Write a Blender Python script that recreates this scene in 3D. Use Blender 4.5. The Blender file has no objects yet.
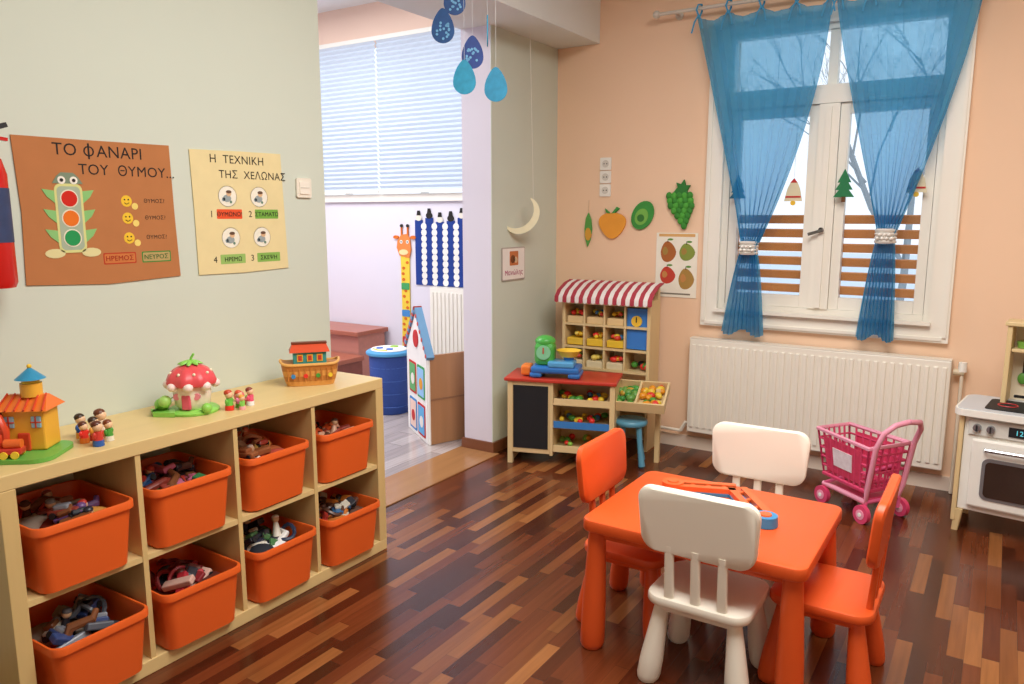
import bpy, bmesh, math, random
from mathutils import Matrix, Vector, Euler
random.seed(7)
D=bpy.data; SC=bpy.context.scene
pi=math.pi
# ------------------------------------------------------------ materials
def lin(h):
    h=h.lstrip('#'); o=[]
    for i in (0,2,4):
        c=int(h[i:i+2],16)/255
        o.append(c/12.92 if c<=.04045 else ((c+.055)/1.055)**2.4)
    return tuple(o)+(1,)
MC={}
def mat(h,rough=.5,var=.08,scale=9,metal=0,spec=.5,stretch=None,emis=0):
    key=(h,rough,var,scale,metal,spec,stretch,emis)
    if key in MC: return MC[key]
    m=D.materials.new('m_'+h.lstrip('#')); m.use_nodes=True
    nt=m.node_tree; p=nt.nodes['Principled BSDF']
    c=lin(h)
    tc=nt.nodes.new('ShaderNodeTexCoord'); n=nt.nodes.new('ShaderNodeTexNoise')
    n.inputs['Scale'].default_value=scale; n.inputs['Detail'].default_value=4
    mp=nt.nodes.new('ShaderNodeMapping')
    if stretch: mp.inputs['Scale'].default_value=stretch
    nt.links.new(tc.outputs['Object'],mp.inputs[0]); nt.links.new(mp.outputs[0],n.inputs['Vector'])
    mx=nt.nodes.new('ShaderNodeMixRGB')
    mx.inputs[1].default_value=tuple(max(0,x*(1-var)) for x in c[:3])+(1,)
    mx.inputs[2].default_value=tuple(min(1,x*(1+var)) for x in c[:3])+(1,)
    nt.links.new(n.outputs['Fac'],mx.inputs[0]); nt.links.new(mx.outputs[0],p.inputs['Base Color'])
    p.inputs['Roughness'].default_value=rough; p.inputs['Metallic'].default_value=metal
    p.inputs['Specular IOR Level'].default_value=spec
    if emis:
        nt.links.new(mx.outputs[0],p.inputs['Emission Color']); p.inputs['Emission Strength'].default_value=emis
    MC[key]=m; return m
def wood(h,axis='y',rough=.45,var=.16):
    st={'x':(1.5,22,22),'y':(22,1.5,22),'z':(22,22,1.5)}[axis]
    return mat(h,rough,var,1.0,stretch=st)
def plastic(h,r=.35): return mat(h,r,.04,6)
def paper(h): return mat(h,.85,.07,14,spec=.2)

def planks(name,cols,W,LN,r0=.17,lo=.65):
    m=D.materials.new(name); m.use_nodes=True; nt=m.node_tree; N=nt.nodes; L=nt.links
    p=N['Principled BSDF']
    g=N.new('ShaderNodeNewGeometry'); sp=N.new('ShaderNodeSeparateXYZ'); L.new(g.outputs['Position'],sp.inputs[0])
    def mt(op,a,b=None):
        n=N.new('ShaderNodeMath'); n.operation=op
        for i,v in enumerate((a,b)):
            if v is None: continue
            if isinstance(v,(int,float)): n.inputs[i].default_value=v
            else: L.new(v,n.inputs[i])
        return n.outputs[0]
    xs=mt('DIVIDE',sp.outputs['X'],W); u=mt('FLOOR',xs)
    wn=N.new('ShaderNodeTexWhiteNoise'); wn.noise_dimensions='1D'; L.new(u,wn.inputs['W'])
    ys=mt('ADD',mt('DIVIDE',sp.outputs['Y'],LN),mt('MULTIPLY',wn.outputs['Value'],7.3)); v=mt('FLOOR',ys)
    cb=N.new('ShaderNodeCombineXYZ'); L.new(u,cb.inputs[0]); L.new(v,cb.inputs[1])
    w2=N.new('ShaderNodeTexWhiteNoise'); w2.noise_dimensions='3D'; L.new(cb.outputs[0],w2.inputs['Vector'])
    cr=N.new('ShaderNodeValToRGB'); L.new(w2.outputs['Value'],cr.inputs[0])
    e=cr.color_ramp.elements
    e[0].position=0; e[0].color=lin(cols[0][1]); e[1].position=1; e[1].color=lin(cols[-1][1])
    for q,c in cols[1:-1]:
        k=e.new(q); k.color=lin(c)
    mp=N.new('ShaderNodeMapping'); mp.inputs['Scale'].default_value=(60,3,1); L.new(g.outputs['Position'],mp.inputs[0])
    no=N.new('ShaderNodeTexNoise'); no.inputs['Scale'].default_value=1; no.inputs['Detail'].default_value=5; L.new(mp.outputs[0],no.inputs['Vector'])
    hs=N.new('ShaderNodeHueSaturation'); L.new(cr.outputs[0],hs.inputs['Color'])
    L.new(mt('ADD',mt('MULTIPLY',no.outputs['Fac'],.7),lo),hs.inputs['Value'])
    fx=mt('FRACT',xs); fy=mt('FRACT',ys)
    gx=mt('LESS_THAN',fx,.025); gy=mt('LESS_THAN',fy,.006); gg=mt('MAXIMUM',gx,gy)
    mx=N.new('ShaderNodeMixRGB'); L.new(mt('MULTIPLY',gg,.5),mx.inputs[0]); L.new(hs.outputs[0],mx.inputs[1]); mx.inputs[2].default_value=(.02,.01,.006,1)
    L.new(mx.outputs[0],p.inputs['Base Color'])
    L.new(mt('ADD',mt('MULTIPLY',no.outputs['Fac'],.12),r0),p.inputs['Roughness'])
    return m
def sheer(h,op=.7):
    m=D.materials.new('sheer_fabric'); m.use_nodes=True; nt=m.node_tree; N=nt.nodes; L=nt.links
    N.remove(N['Principled BSDF']); out=N['Material Output']
    t=N.new('ShaderNodeBsdfTransparent'); d=N.new('ShaderNodeBsdfDiffuse'); tr=N.new('ShaderNodeBsdfTranslucent')
    c=lin(h); d.inputs[0].default_value=c; tr.inputs[0].default_value=c
    nz=N.new('ShaderNodeTexNoise'); nz.inputs['Scale'].default_value=30
    mx=N.new('ShaderNodeMixRGB'); mx.inputs[1].default_value=tuple(x*.9 for x in c[:3])+(1,); mx.inputs[2].default_value=c
    L.new(nz.outputs['Fac'],mx.inputs[0]); L.new(mx.outputs[0],d.inputs[0])
    a=N.new('ShaderNodeMixShader'); a.inputs[0].default_value=.5; L.new(d.outputs[0],a.inputs[1]); L.new(tr.outputs[0],a.inputs[2])
    b=N.new('ShaderNodeMixShader'); b.inputs[0].default_value=op; L.new(t.outputs[0],b.inputs[1]); L.new(a.outputs[0],b.inputs[2])
    t.inputs[0].default_value=(.66,.88,1,1)
    L.new(b.outputs[0],out.inputs[0]); return m
def glass():
    m=D.materials.new('pane_glass'); m.use_nodes=True; nt=m.node_tree; N=nt.nodes; L=nt.links
    N.remove(N['Principled BSDF']); out=N['Material Output']
    t=N.new('ShaderNodeBsdfTransparent'); g=N.new('ShaderNodeBsdfGlossy'); g.inputs['Roughness'].default_value=.03
    b=N.new('ShaderNodeMixShader'); b.inputs[0].default_value=.04; L.new(t.outputs[0],b.inputs[1]); L.new(g.outputs[0],b.inputs[2])
    L.new(b.outputs[0],out.inputs[0]); return m

# ------------------------------------------------------------ builder
def TM(loc=(0,0,0),rot=(0,0,0),scale=(1,1,1)):
    return Matrix.LocRotScale(Vector(loc),Euler(rot),Vector(scale))
def wl(y,z,x=-2.648):   # on left wall, local x->+Y, y->+Z, z->+X
    return Matrix(((0,0,1,x),(1,0,0,y),(0,1,0,z),(0,0,0,1)))
def wb(x,z,y=4.698):    # on back wall, local x->+X, y->+Z, z->-Y
    return Matrix(((1,0,0,x),(0,0,-1,y),(0,1,0,z),(0,0,0,1)))
def rrect(w,h,r,n=5,cx=0,cy=0):
    pts=[]
    for sx,sy,a0 in ((1,1,0),(-1,1,pi/2),(-1,-1,pi),(1,-1,1.5*pi)):
        for i in range(n+1):
            a=a0+i*pi/2/n
            pts.append((cx+sx*(w/2-r)+r*math.cos(a),cy+sy*(h/2-r)+r*math.sin(a)))
    return pts
def circ(r,n=24,cx=0,cy=0,sx=1,sy=1): return [(cx+sx*r*math.cos(2*pi*i/n),cy+sy*r*math.sin(2*pi*i/n)) for i in range(n)]
class B:
    def __init__(s,name,m=None):
        s.name=name; s.bm=bmesh.new(); s.mats=[]; s.M=m or Matrix(); s.T=Matrix()
    def mi(s,m):
        if m not in s.mats: s.mats.append(m)
        return s.mats.index(m)
    def add(s,bm,M,mt,smooth):
        i=s.mi(mt); bm.transform(s.T@M)
        bmesh.ops.recalc_face_normals(bm,faces=bm.faces)
        for f in bm.faces: f.material_index=i; f.smooth=smooth
        me=D.meshes.new('t'); bm.to_mesh(me); s.bm.from_mesh(me); D.meshes.remove(me); bm.free()
    def box(s,c,size,mt,rot=(0,0,0),bev=0,segs=2):
        bm=bmesh.new(); bmesh.ops.create_cube(bm,size=1)
        bm.transform(Matrix.Diagonal((*size,1)))
        if bev: bmesh.ops.bevel(bm,geom=list(bm.edges),offset=min(bev,min(size)*.45),segments=segs,affect='EDGES',profile=.5)
        s.add(bm,TM(c,rot),mt,False)
    def cyl(s,c,r1,r2,h,mt,rot=(0,0,0),n=20,bev=0):
        bm=bmesh.new(); bmesh.ops.create_cone(bm,cap_ends=True,segments=n,radius1=max(r1,1e-4),radius2=max(r2,1e-4),depth=h)
        s.add(bm,TM(c,rot),mt,True)
    def sph(s,c,r,mt,sc=(1,1,1),rot=(0,0,0),n=14):
        bm=bmesh.new(); bmesh.ops.create_uvsphere(bm,u_segments=n,v_segments=max(6,n*2//3),radius=r)
        s.add(bm,TM(c,rot,sc),mt,True)
    def loft(s,loops,mt,m=None,cap0=True,cap1=True,smooth=True,closed=True):
        bm=bmesh.new(); V=[[bm.verts.new(p) for p in l] for l in loops]
        n=len(loops[0])
        for a,b in zip(V[:-1],V[1:]):
            for i in range(n if closed else n-1):
                j=(i+1)%n; bm.faces.new((a[i],a[j],b[j],b[i]))
        if cap0: bm.faces.new(V[0][::-1])
        if cap1: bm.faces.new(V[-1])
        s.add(bm,m or Matrix(),mt,smooth)
    def prism(s,pts,d,mt,m=None,z0=0):
        s.loft([[(x,y,z0) for x,y in pts],[(x,y,z0+d) for x,y in pts]],mt,m,smooth=False)
    def lathe(s,prof,mt,c=(0,0,0),rot=(0,0,0),n=24,sc=(1,1,1)):
        loops=[[(r*math.cos(2*pi*i/n),r*math.sin(2*pi*i/n),z) for i in range(n)] for r,z in [(max(r,1e-4),z) for r,z in prof]]
        s.loft(loops,mt,TM(c,rot,sc))
    def tube(s,pts,r,mt,n=8,closed=False):
        P=[Vector(p) for p in pts]; k=len(P); loops=[]; nrm=None
        for i in range(k):
            if closed: t=P[(i+1)%k]-P[i-1]
            else: t=P[min(i+1,k-1)]-P[max(i-1,0)]
            if t.length<1e-9: t=Vector((0,0,1))
            t.normalize()
            if nrm is None:
                nrm=t.orthogonal().normalized()
            nrm=(nrm-t*nrm.dot(t)); nrm=nrm.normalized() if nrm.length>1e-6 else t.orthogonal().normalized()
            bn=t.cross(nrm); rr=r[i] if isinstance(r,(list,tuple)) else r
            loops.append([tuple(P[i]+rr*(math.cos(2*pi*j/n)*nrm+math.sin(2*pi*j/n)*bn)) for j in range(n)])
        if closed: loops.append(loops[0]); s.loft(loops,mt,cap0=False,cap1=False)
        else: s.loft(loops,mt)
    def text(s,t,size,mt,m,align='LEFT',ext=.0004):
        cu=D.curves.new('tx','FONT'); cu.body=t; cu.size=size; cu.extrude=ext; cu.align_x=align; cu.resolution_u=3; cu.space_character=1.05
        o=D.objects.new('tx',cu); SC.collection.objects.link(o)
        dg=bpy.context.evaluated_depsgraph_get(); me=D.meshes.new_from_object(o.evaluated_get(dg))
        bm=bmesh.new(); bm.from_mesh(me); D.objects.remove(o); D.meshes.remove(me)
        s.add(bm,m,mt,False)
    def done(s,parent=None):
        for e in s.bm.edges:
            if len(e.link_faces)==2 and e.calc_face_angle(0)>.75: e.smooth=False
        me=D.meshes.new(s.name); s.bm.to_mesh(me); s.bm.free()
        for m in s.mats: me.materials.append(m)
        o=D.objects.new(s.name,me); SC.collection.objects.link(o)
        if parent: o.parent=parent
        o.matrix_local=s.M
        return o
def empty(name,m):
    e=D.objects.new(name,None); e.empty_display_size=.1; SC.collection.objects.link(e); e.matrix_world=m; return e
def bx(b,x0,x1,y0,y1,z0,z1,mt,bev=0):
    b.box(((x0+x1)/2,(y0+y1)/2,(z0+z1)/2),(x1-x0,y1-y0,z1-z0),mt,bev=bev)

# ------------------------------------------------------------ room shell
GREEN=mat('d1d9cb',.8,.02,3,spec=.2); PEACH=mat('f6d2b2',.8,.02,3,spec=.2); LAV=mat('e2dde6',.8,.02,3,spec=.2)
WHITE=mat('ecece8',.75,.02,3,spec=.2); CREAM=mat('f0e9d8',.5,.03,5)
FL=planks('parquet',[(0,'3e1b0d'),(.25,'4e2311'),(.5,'5e2c16'),(.75,'6e381d'),(.93,'855029'),(1,'9a6236')],.052,.42)
FL2=planks('laminate',[(0,'9a8f8c'),(.5,'a69b98'),(1,'b3a8a4')],.12,1.1,.12,.72)
b=B('floor'); bx(b,-2.66,2.3,-1.8,4.7,-.1,0,FL); b.done()
b=B('floor_side_room'); bx(b,-7,-2.9,1.0,5.2,-.1,0,FL2); b.done()
b=B('trim_threshold'); bx(b,-2.9,-2.60,2.54,3.9,-.1,.006,wood('a07248','y',.22)); bx(b,-2.9,-2.66,-1.8,2.54,-.1,0,WHITE); bx(b,-2.9,-2.66,3.9,5.2,-.1,0,WHITE); b.done()
b=B('wall_left'); bx(b,-2.87,-2.655,-1.8,2.54,0,2.6,LAV); bx(b,-2.655,-2.65,-1.8,2.54,0,2.6,GREEN); b.done()
b=B('wall_pier'); bx(b,-2.87,-2.655,3.9,5.2,0,2.6,LAV); bx(b,-2.655,-2.65,3.9,4.7,0,2.6,GREEN); b.done()
b=B('ceiling_beam'); bx(b,-2.87,-2.34,-1.8,4.7,2.6,3.1,mat('e4e8e4',.8,.02,3,spec=.2)); b.done()
b=B('wall_back')
hx0,hx1,hz0,hz1=-1.49,-.31,.92,2.56
bx(b,-2.65,hx0,4.7,4.95,0,3.1,PEACH); bx(b,hx1,2.3,4.7,4.95,0,3.1,PEACH); bx(b,hx0,hx1,4.7,4.95,0,hz0,PEACH); bx(b,hx0,hx1,4.7,4.95,hz1,3.1,PEACH); b.done()
b=B('wall_right'); bx(b,2.3,2.45,-1.8,4.95,0,3.1,PEACH); b.done()
b=B('wall_rear'); bx(b,-2.87,2.45,-1.95,-1.8,0,3.1,WHITE); b.done()
b=B('ceiling'); bx(b,-2.34,2.3,-1.8,4.7,3.1,3.2,WHITE); b.done()
b=B('wall_side_room_back')
bx(b,-7,-6.1,5.2,5.4,0,3.3,LAV); bx(b,-3.45,-2.65,5.2,5.4,0,3.3,LAV); bx(b,-6.1,-3.45,5.2,5.4,0,1.68,LAV); bx(b,-6.1,-3.45,5.2,5.4,2.98,3.3,mat('f4d4be',.8,.02,3)); b.done()
b=B('wall_side_room_left'); bx(b,-7.15,-7,1,5.4,0,3.3,LAV); b.done()
b=B('wall_side_room_front'); bx(b,-7,-2.87,.85,1,0,3.3,LAV); b.done()
b=B('ceiling_side_room'); bx(b,-7,-2.87,1,5.2,3.3,3.4,WHITE); bx(b,-2.87,-2.8,1,5.2,3.1,3.4,WHITE); b.done()
BR=wood('7c4a2c','x',.4)
b=B('baseboard_pier'); bx(b,-2.885,-2.635,3.885,3.9,0,.07,BR); bx(b,-2.65,-2.635,3.901,4.7,0,.07,BR); b.done()
b=B('baseboard_left'); bx(b,-2.65,-2.637,-1.8,.9,0,.07,BR); b.done()
b=B('baseboard_back'); bx(b,-2.63,2.3,4.685,4.7,0,.08,mat('e6d6c4',.5,.03)); b.done()

# ------------------------------------------------------------ window
WF=mat('f6f1e4',.45,.02,5)
b=B('window_1')
x0,x1,z0,z1=-1.585,-.22,.82,2.64
bx(b,x0,x0+.1,4.665,4.699,z0,z1,WF); bx(b,x1-.1,x1,4.665,4.699,z0,z1,WF)
bx(b,x0+.1,x1-.1,4.667,4.699,z0,z0+.09,WF); bx(b,x0+.1,x1-.1,4.667,4.699,z1-.09,z1,WF)
for q in ((x0+.012,x0+.03),(x1-.03,x1-.012)): bx(b,q[0],q[1],4.655,4.665,z0+.03,z1-.02,WF)
bx(b,x0+.03,x1-.03,4.657,4.667,z0+.012,z0+.03,WF)
bx(b,x0+.09,x1-.09,4.635,4.667,z0+.092,z0+.112,WF)
for xx in (hx0+.001,hx1-.041): bx(b,xx,xx+.04,4.701,4.78,hz0,hz1,WF)
for zz in (hz0+.001,hz1-.041): bx(b,hx0+.042,hx1-.042,4.702,4.78,zz,zz+.04,WF)
bx(b,-.955,-.845,4.69,4.78,hz0+.042,2.118,WF); bx(b,-.915,-.885,4.675,4.689,hz0+.05,2.10,WF)
bx(b,hx0+.042,hx1-.042,4.688,4.78,2.12,2.22,WF)
bx(b,-.925,-.875,4.72,4.77,2.222,hz1-.042,WF)
for a,c in ((-1.446,-.957),(-.843,-.354)):
    bx(b,a,a+.05,4.71,4.76,hz0+.042,2.118,WF); bx(b,c-.05,c,4.71,4.76,hz0+.042,2.118,WF)
    bx(b,a+.051,c-.051,4.711,4.76,hz0+.042,hz0+.11,WF); bx(b,a+.051,c-.051,4.711,4.76,2.06,2.118,WF)
    bx(b,a+.04,c-.04,4.735,4.738,hz0+.08,2.08,glass())
bx(b,hx0+.042,hx1-.042,4.74,4.743,2.215,2.525,glass())
b.cyl((-.9,4.665,1.42),.012,.012,.03,mat('555555',.3,.02,metal=1),rot=(pi/2,0,0)); b.box((-.925,4.65,1.405),(.09,.012,.018),mat('8a8a88',.3,.02,metal=1),rot=(0,-.3,0),bev=.004)
b.done()
SL=wood('d08a48','x',.5)
for k,(a,c) in enumerate(((-1.44,-.965),(-.835,-.355))):
    b=B('louvered_shutter')
    for xx in (a,c-.035): bx(b,xx,xx+.035,4.79,4.815,.96,1.50,SL)
    for i in range(7):
        zz=.985+i*.082
        b.box(((a+c)/2,4.803,zz),(c-a-.072,.018,.050),SL,rot=(.25,0,0),bev=.003)
    b.done()
# curtains
CUR=sheer('58b2de',.70)
def curtain(name,zt,ztie,zb,tl,tr,kl,kr,bl,brr,pl,pr,npl):
    b=B(name); loops=[]; NV=46; NU=120
    for j in range(NV+1):
        t=j/NV
        z=zt+(zb-zt)*t; tt=(zt-ztie)/(zt-zb)
        if t<tt:
            q=t/tt; xl=tl+(kl-tl)*q**pl; xr=tr+(kr-tr)*q**pr
        else:
            q=((t-tt)/(1-tt))**.65; xl=kl+(bl-kl)*q; xr=kr+(brr-kr)*q
        w=xr-xl; amp=.014+.022*max(0,1-w/.75)
        row=[]
        for i in range(NU+1):
            u=i/NU; ph=u*2*pi*npl+.5*math.sin(3*t+5*u)
            sag=.035*abs(math.sin(u*pi*4)) *max(0,1-t*6)
            row.append((xl+w*u+.004*math.sin(ph*2),4.60+amp*math.sin(ph)*(.8+.2*math.sin(7*u+2)),z-sag-.02*math.sin(u*9)*t))
        loops.append(row)
    b.loft(loops,CUR,cap0=False,cap1=False,closed=False)
    tie=mat('4aa4d4',.8,.05)
    for i in range(5):
        x=tl+(tr-tl)*i/4; x=min(max(x,tl+.015),tr-.015)
        b.tube([(x,4.60,zt-.01),(x-.012,4.58,zt+.03),(x,4.575,zt+.055),(x+.012,4.60,zt+.06),(x,4.64,zt+.03),(x,4.60,zt-.01)],.006,tie,6)
        b.tube([(x,4.585,zt),(x-.02,4.575,zt-.04),(x-.035,4.575,zt-.10)],.005,tie,6)
        b.tube([(x,4.585,zt),(x+.02,4.575,zt-.03),(x+.03,4.575,zt-.08)],.005,tie,6)
    cx=(kl+kr)/2; J=mat('ece8e0',.25,.1,30,metal=.2)
    for dz in (-.03,-.01,.01,.03):
        b.tube([(cx+.046*math.cos(a),4.60+.046*math.sin(a),ztie+dz) for a in [2*pi*i/16 for i in range(16)]],.011,J,6,closed=True)
    for i in range(7): b.sph((cx-.035+.0115*i,4.548,ztie+(.008 if i%2 else -.012)),.011,J,n=8)
    b.done()
curtain('curtain',2.66,1.31,.80,-1.657,-.90,-1.325,-1.245,-1.43,-1.18,1.0,1.7,9)
curtain('curtain',2.66,1.39,.83,-.885,-.19,-.595,-.515,-.67,-.48,1.15,1.35,9)
b=B('curtain_rod'); RM=mat('d8d2c6',.3,.03)
b.tube([(-1.90,4.60,2.70),(.1,4.60,2.70)],.011,RM,10); b.sph((-1.91,4.60,2.70),.024,RM); b.sph((.11,4.60,2.70),.024,RM)
for x in (-1.8,0): b.tube([(x,4.60,2.70),(x,4.698,2.70)],.008,RM); b.cyl((x,4.695,2.70),.025,.025,.01,RM,rot=(pi/2,0,0))
b.done()
# felt decorations hung in window
G1=mat('2e7d4f',.9,.1,20); WH=mat('f2efe6',.8,.03); RD=mat('c8302c',.7,.05); YL=mat('f2c53a',.6,.05)
b=B('felt_tree_ornament',wb(-.79,1.60,4.655))
for i in range(3): b.prism([(-.055+.01*i,i*.04),(.055-.01*i,i*.04),(0,i*.04+.075)],.008+.001*i,G1)
b.box((0,-.012,.004),(.02,.03,.008),mat('6a4526',.8)); b.tube([(0,.15,.004),(0,.5,.004)],.0012,WH,4); b.done()
for (x,z) in ((-1.06,1.60),(-.43,1.64)):
    b=B('felt_bell_ornament',wb(x,z,4.655))
    b.prism([(-.05,-.02),(.05,-.02),(.035,.05),(.02,.085),(-.02,.085),(-.035,.05)],.008,mat('e8dcb8',.8))
    b.prism(circ(.014,12,0,-.03),.01,YL); b.prism([(-.02,.085),(.02,.085),(0,.11)],.01,RD); b.box((0,.005,.009),(.085,.01,.002),RD)
    b.tube([(0,.11,.004),(0,.45,.004)],.0012,WH,4); b.done()
b=B('felt_tree_ornament',wb(-1.38,1.6,4.655))
for i in range(3): b.prism([(-.05+.01*i,i*.035),(.05-.01*i,i*.035),(0,i*.035+.07)],.008+.001*i,mat('2f6f8a',.9,.1))
b.tube([(0,.13,.004),(0,.5,.004)],.0012,WH,4); b.done()

# outside
b=B('snowy_ground'); bx(b,-30,30,5.6,60,-1.3,-1.2,mat('dfe6ee',.9,.04,1)); b.done()
def tree(name,x,y,seed):
    rnd=random.Random(seed); b=B(name,TM((x,y,-1.2))); bk=mat('98a0a4',.9,.15,20)
    def br(p,d,L,r,dep):
        q=p+d*L*.5+Vector((rnd.uniform(-.06,.06),rnd.uniform(-.05,.05),0))*L; e=p+d*L
        b.tube([p,q,e],[r,r*.8,r*.6],bk,5)
        if dep==0: return
        for _ in range(3 if dep>2 else 4):
            nd=(d+Vector((rnd.uniform(-.8,.8),rnd.uniform(-.5,.5),rnd.uniform(-.25,.55)))).normalized()
            br(p+d*L*rnd.uniform(.55,1),nd,L*rnd.uniform(.55,.8),r*.5,dep-1)
    br(Vector((0,0,0)),Vector((.05,0,1)).normalized(),3.2,.085,5); b.done()
tree('bare_tree',-4.2,13.2,3); tree('bare_tree',-1.6,15.0,5); tree('bare_tree',1.2,14.0,9)

# blinds in side room
b=B('window_2')
bx(b,-6.1,-3.45,5.172,5.2,1.62,1.685,WF); bx(b,-6.1,-3.45,5.18,5.2,2.985,3.02,WF)
for x in (-6.09,-5.2,-4.3,-3.51): bx(b,x,x+.05,5.24,5.29,1.685,2.975,WF)
b.done()
def blindmat():
    m=D.materials.new('pleated_blind'); m.use_nodes=True; nt=m.node_tree; N=nt.nodes; L=nt.links
    N.remove(N['Principled BSDF']); out=N['Material Output']
    d=N.new('ShaderNodeBsdfDiffuse'); t=N.new('ShaderNodeBsdfTranslucent'); t.inputs[0].default_value=(.66,.74,.84,1)
    nz=N.new('ShaderNodeTexNoise'); nz.inputs['Scale'].default_value=3; mx=N.new('ShaderNodeMixRGB'); mx.inputs[1].default_value=(.74,.78,.86,1); mx.inputs[2].default_value=(.82,.86,.92,1)
    L.new(nz.outputs['Fac'],mx.inputs[0]); L.new(mx.outputs[0],d.inputs[0])
    a=N.new('ShaderNodeMixShader'); a.inputs[0].default_value=.45; L.new(d.outputs[0],a.inputs[1]); L.new(t.outputs[0],a.inputs[2]); L.new(a.outputs[0],out.inputs[0]); return m
BM=blindmat()
for (a,c) in ((-6.1,-4.70),(-4.68,-3.45)):
    b=B('window_blind'); loops=[]; n=64
    for i in range(n+1):
        z=1.715+1.255*i/n; y=5.135+(.018 if i%2 else 0); loops.append([(a,y,z),(c,y,z)])
    b.loft(loops,BM,cap0=False,cap1=False,closed=False,smooth=False)
    b.box(((a+c)/2,5.145,1.705),(c-a,.02,.018),WF); b.done()

# ------------------------------------------------------------ radiators
RAD=mat('f4eee0',.35,.02)
def radiator(name,x0,x1,z0,z1,y,feet=True):
    b=B(name); bx(b,x0,x1,y-.085,y-.07,z0,z1,RAD,.006); bx(b,x0+.01,x1-.01,y-.03,y-.02,z0,z1-.02,RAD)
    n=int((x1-x0)/.042)
    for i in range(n):
        x=x0+.03+(x1-x0-.06)*i/(n-1); b.box((x,y-.088,(z0+z1)/2),(.022,.012,z1-z0-.07),RAD,bev=.004)
    bx(b,x0,x1,y-.084,y-.016,z1,z1+.006,RAD)
    for x in (x0,x1-.006): bx(b,x,x+.006,y-.069,y-.015,z0+.01,z1-.001,RAD)
    for x in (x0+.2,x1-.2): bx(b,x-.02,x+.02,y-.019,y-.002,z0+.05,z1-.05,RAD)
    b.cyl((x1+.035,y-.05,z1-.06),.018,.018,.05,mat('d8c8a8',.4),rot=(0,pi/2,0)); b.cyl((x1+.05,y-.05,z1-.03),.022,.02,.05,WH)
    b.tube([(x1+.05,y-.05,z1-.06),(x1+.05,y-.05,z0),(x1+.05,y-.05,.003)],.009,mat('e8dcc6',.4))
    b.tube([(x0-.05,y-.05,.12),(x0-.02,y-.05,z0+.05),(x0,y-.05,z0+.05)],.012,RAD)
    b.tube([(x0-.05,y-.05,.12),(x0-.3,y-.04,.12)],.01,RAD)
    b.done()
radiator('radiator',-1.63,-.19,.13,.735,4.698)
radiator('panel_radiator',-4.12,-3.3,.13,.89,5.198)

# ------------------------------------------------------------ cube shelf + bins
BI=wood('dfc488','y',.4,.08); BIZ=wood('d9bd80','z',.4,.08)
SX0,SX1,SY0,SY1,SH=-2.648,-2.26,.92,2.465,.794
b=B('cube_storage_shelf')
bx(b,SX0,SX1,SY0,SY1,SH-.045,SH,BI,.003); bx(b,SX0,SX1,SY0,SY1,0,.05,BI,.003)
bx(b,SX0,SX1,SY0,SY0+.045,.05,SH-.045,BIZ,.002); bx(b,SX0,SX1,SY1-.045,SY1,.05,SH-.045,BIZ,.002)
cw=(SY1-SY0-.09-.054)/4; ch=(SH-.095-.018)/2
for i in range(1,4):
    y=SY0+.045+i*cw+(i-1)*.018; bx(b,SX0,SX1-.004,y,y+.018,.05,SH-.045,BIZ)
for i in range(4):
    y=SY0+.045+i*(cw+.018); bx(b,SX0,SX1-.006,y,y+cw,.05+ch,.05+ch+.018,BI)
b.done()
OR=mat('ea6524',.38,.04,4); BLKM=mat('16181c',.6,.1); BLK=BLKM
def bincontent(b,seed,w,d,z,pal):
    rnd=random.Random(seed)
    for _ in range(8):
        b.sph((rnd.uniform(-w/2+.07,w/2-.07),rnd.uniform(-d/2+.06,d/2-.06),z-.03),rnd.uniform(.045,.065),mat(rnd.choice(pal),.8,.2,20),sc=(1,1.1,.6),rot=(rnd.uniform(-.3,.3),0,rnd.uniform(0,3)),n=12)
    for _ in range(20):
        x=rnd.uniform(-w/2+.055,w/2-.055); y=rnd.uniform(-d/2+.055,d/2-.055); zz=z+rnd.uniform(-.015,.03)
        m=plastic(rnd.choice(pal)); m2=plastic(rnd.choice(pal)); r=(rnd.uniform(-.6,.6),rnd.uniform(-.6,.6),rnd.uniform(0,3)); k=rnd.random()
        b.T=TM((x,y,zz),r,(1.15,1.15,1.15))
        if k<.35: # toy car
            L=rnd.uniform(.06,.085)
            b.box((0,0,0),(L,.035,.016),m,bev=.004); b.box((-.004,0,.013),(L*.5,.03,.014),m2,bev=.004)
            for sx in (-1,1):
                for sy in (-1,1): b.cyl((sx*L*.32,sy*.018,-.006),.009,.009,.006,BLKM,rot=(pi/2,0,0),n=10)
        elif k<.55: # doll
            b.lathe([(0,-.03),(.016,-.03),(.012,0),(.008,.02),(0,.022)],m,n=10); b.sph((0,0,.032),.013,plastic('e0b890'),n=10); b.sph((0,0,.038),.013,m2,sc=(1,1,.7),n=10)
        elif k<.7: b.tube([(.035*math.cos(a),.035*math.sin(a),.01*math.sin(2*a)) for a in [2*pi*i/14 for i in range(14)]],.007,m,6,closed=True)
        elif k<.85: b.box((0,0,0),(rnd.uniform(.06,.10),.03,.02),m,bev=.004)
        else: b.tube([(-.05,0,0),(-.02,.015,.01),(.03,-.01,.005),(.05,.01,0)],[.010,.014,.012,.008],m,8)
    b.T=Matrix()
def storage_bin(x,y,z,seed,rz=0,pal=None,fill=.17):
    e=empty('storage_bin',TM((x,y,z),(0,0,rz)))
    b=B('tub'); W,Dp,H=.305,.355,.215
    def lp(k,zz,ins=0): return [(p[0],p[1],zz) for p in rrect(Dp*k-ins,W*k-ins,.035,5)]
    loops=[lp(.84,.0,.03),lp(.86,.006),lp(.945,H-.035),lp(.948,H-.026),lp(1,H-.024),lp(1.0,H-.004),lp(.99,H),lp(.955,H),lp(.94,H-.005),lp(.92,H-.05),lp(.83,.012)]
    b.loft(loops,OR); 
    b.done(e)
    t=B('toy_pile'); bincontent(t,seed,Dp*.9,W*.88,fill,pal); t.done(e)
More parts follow.
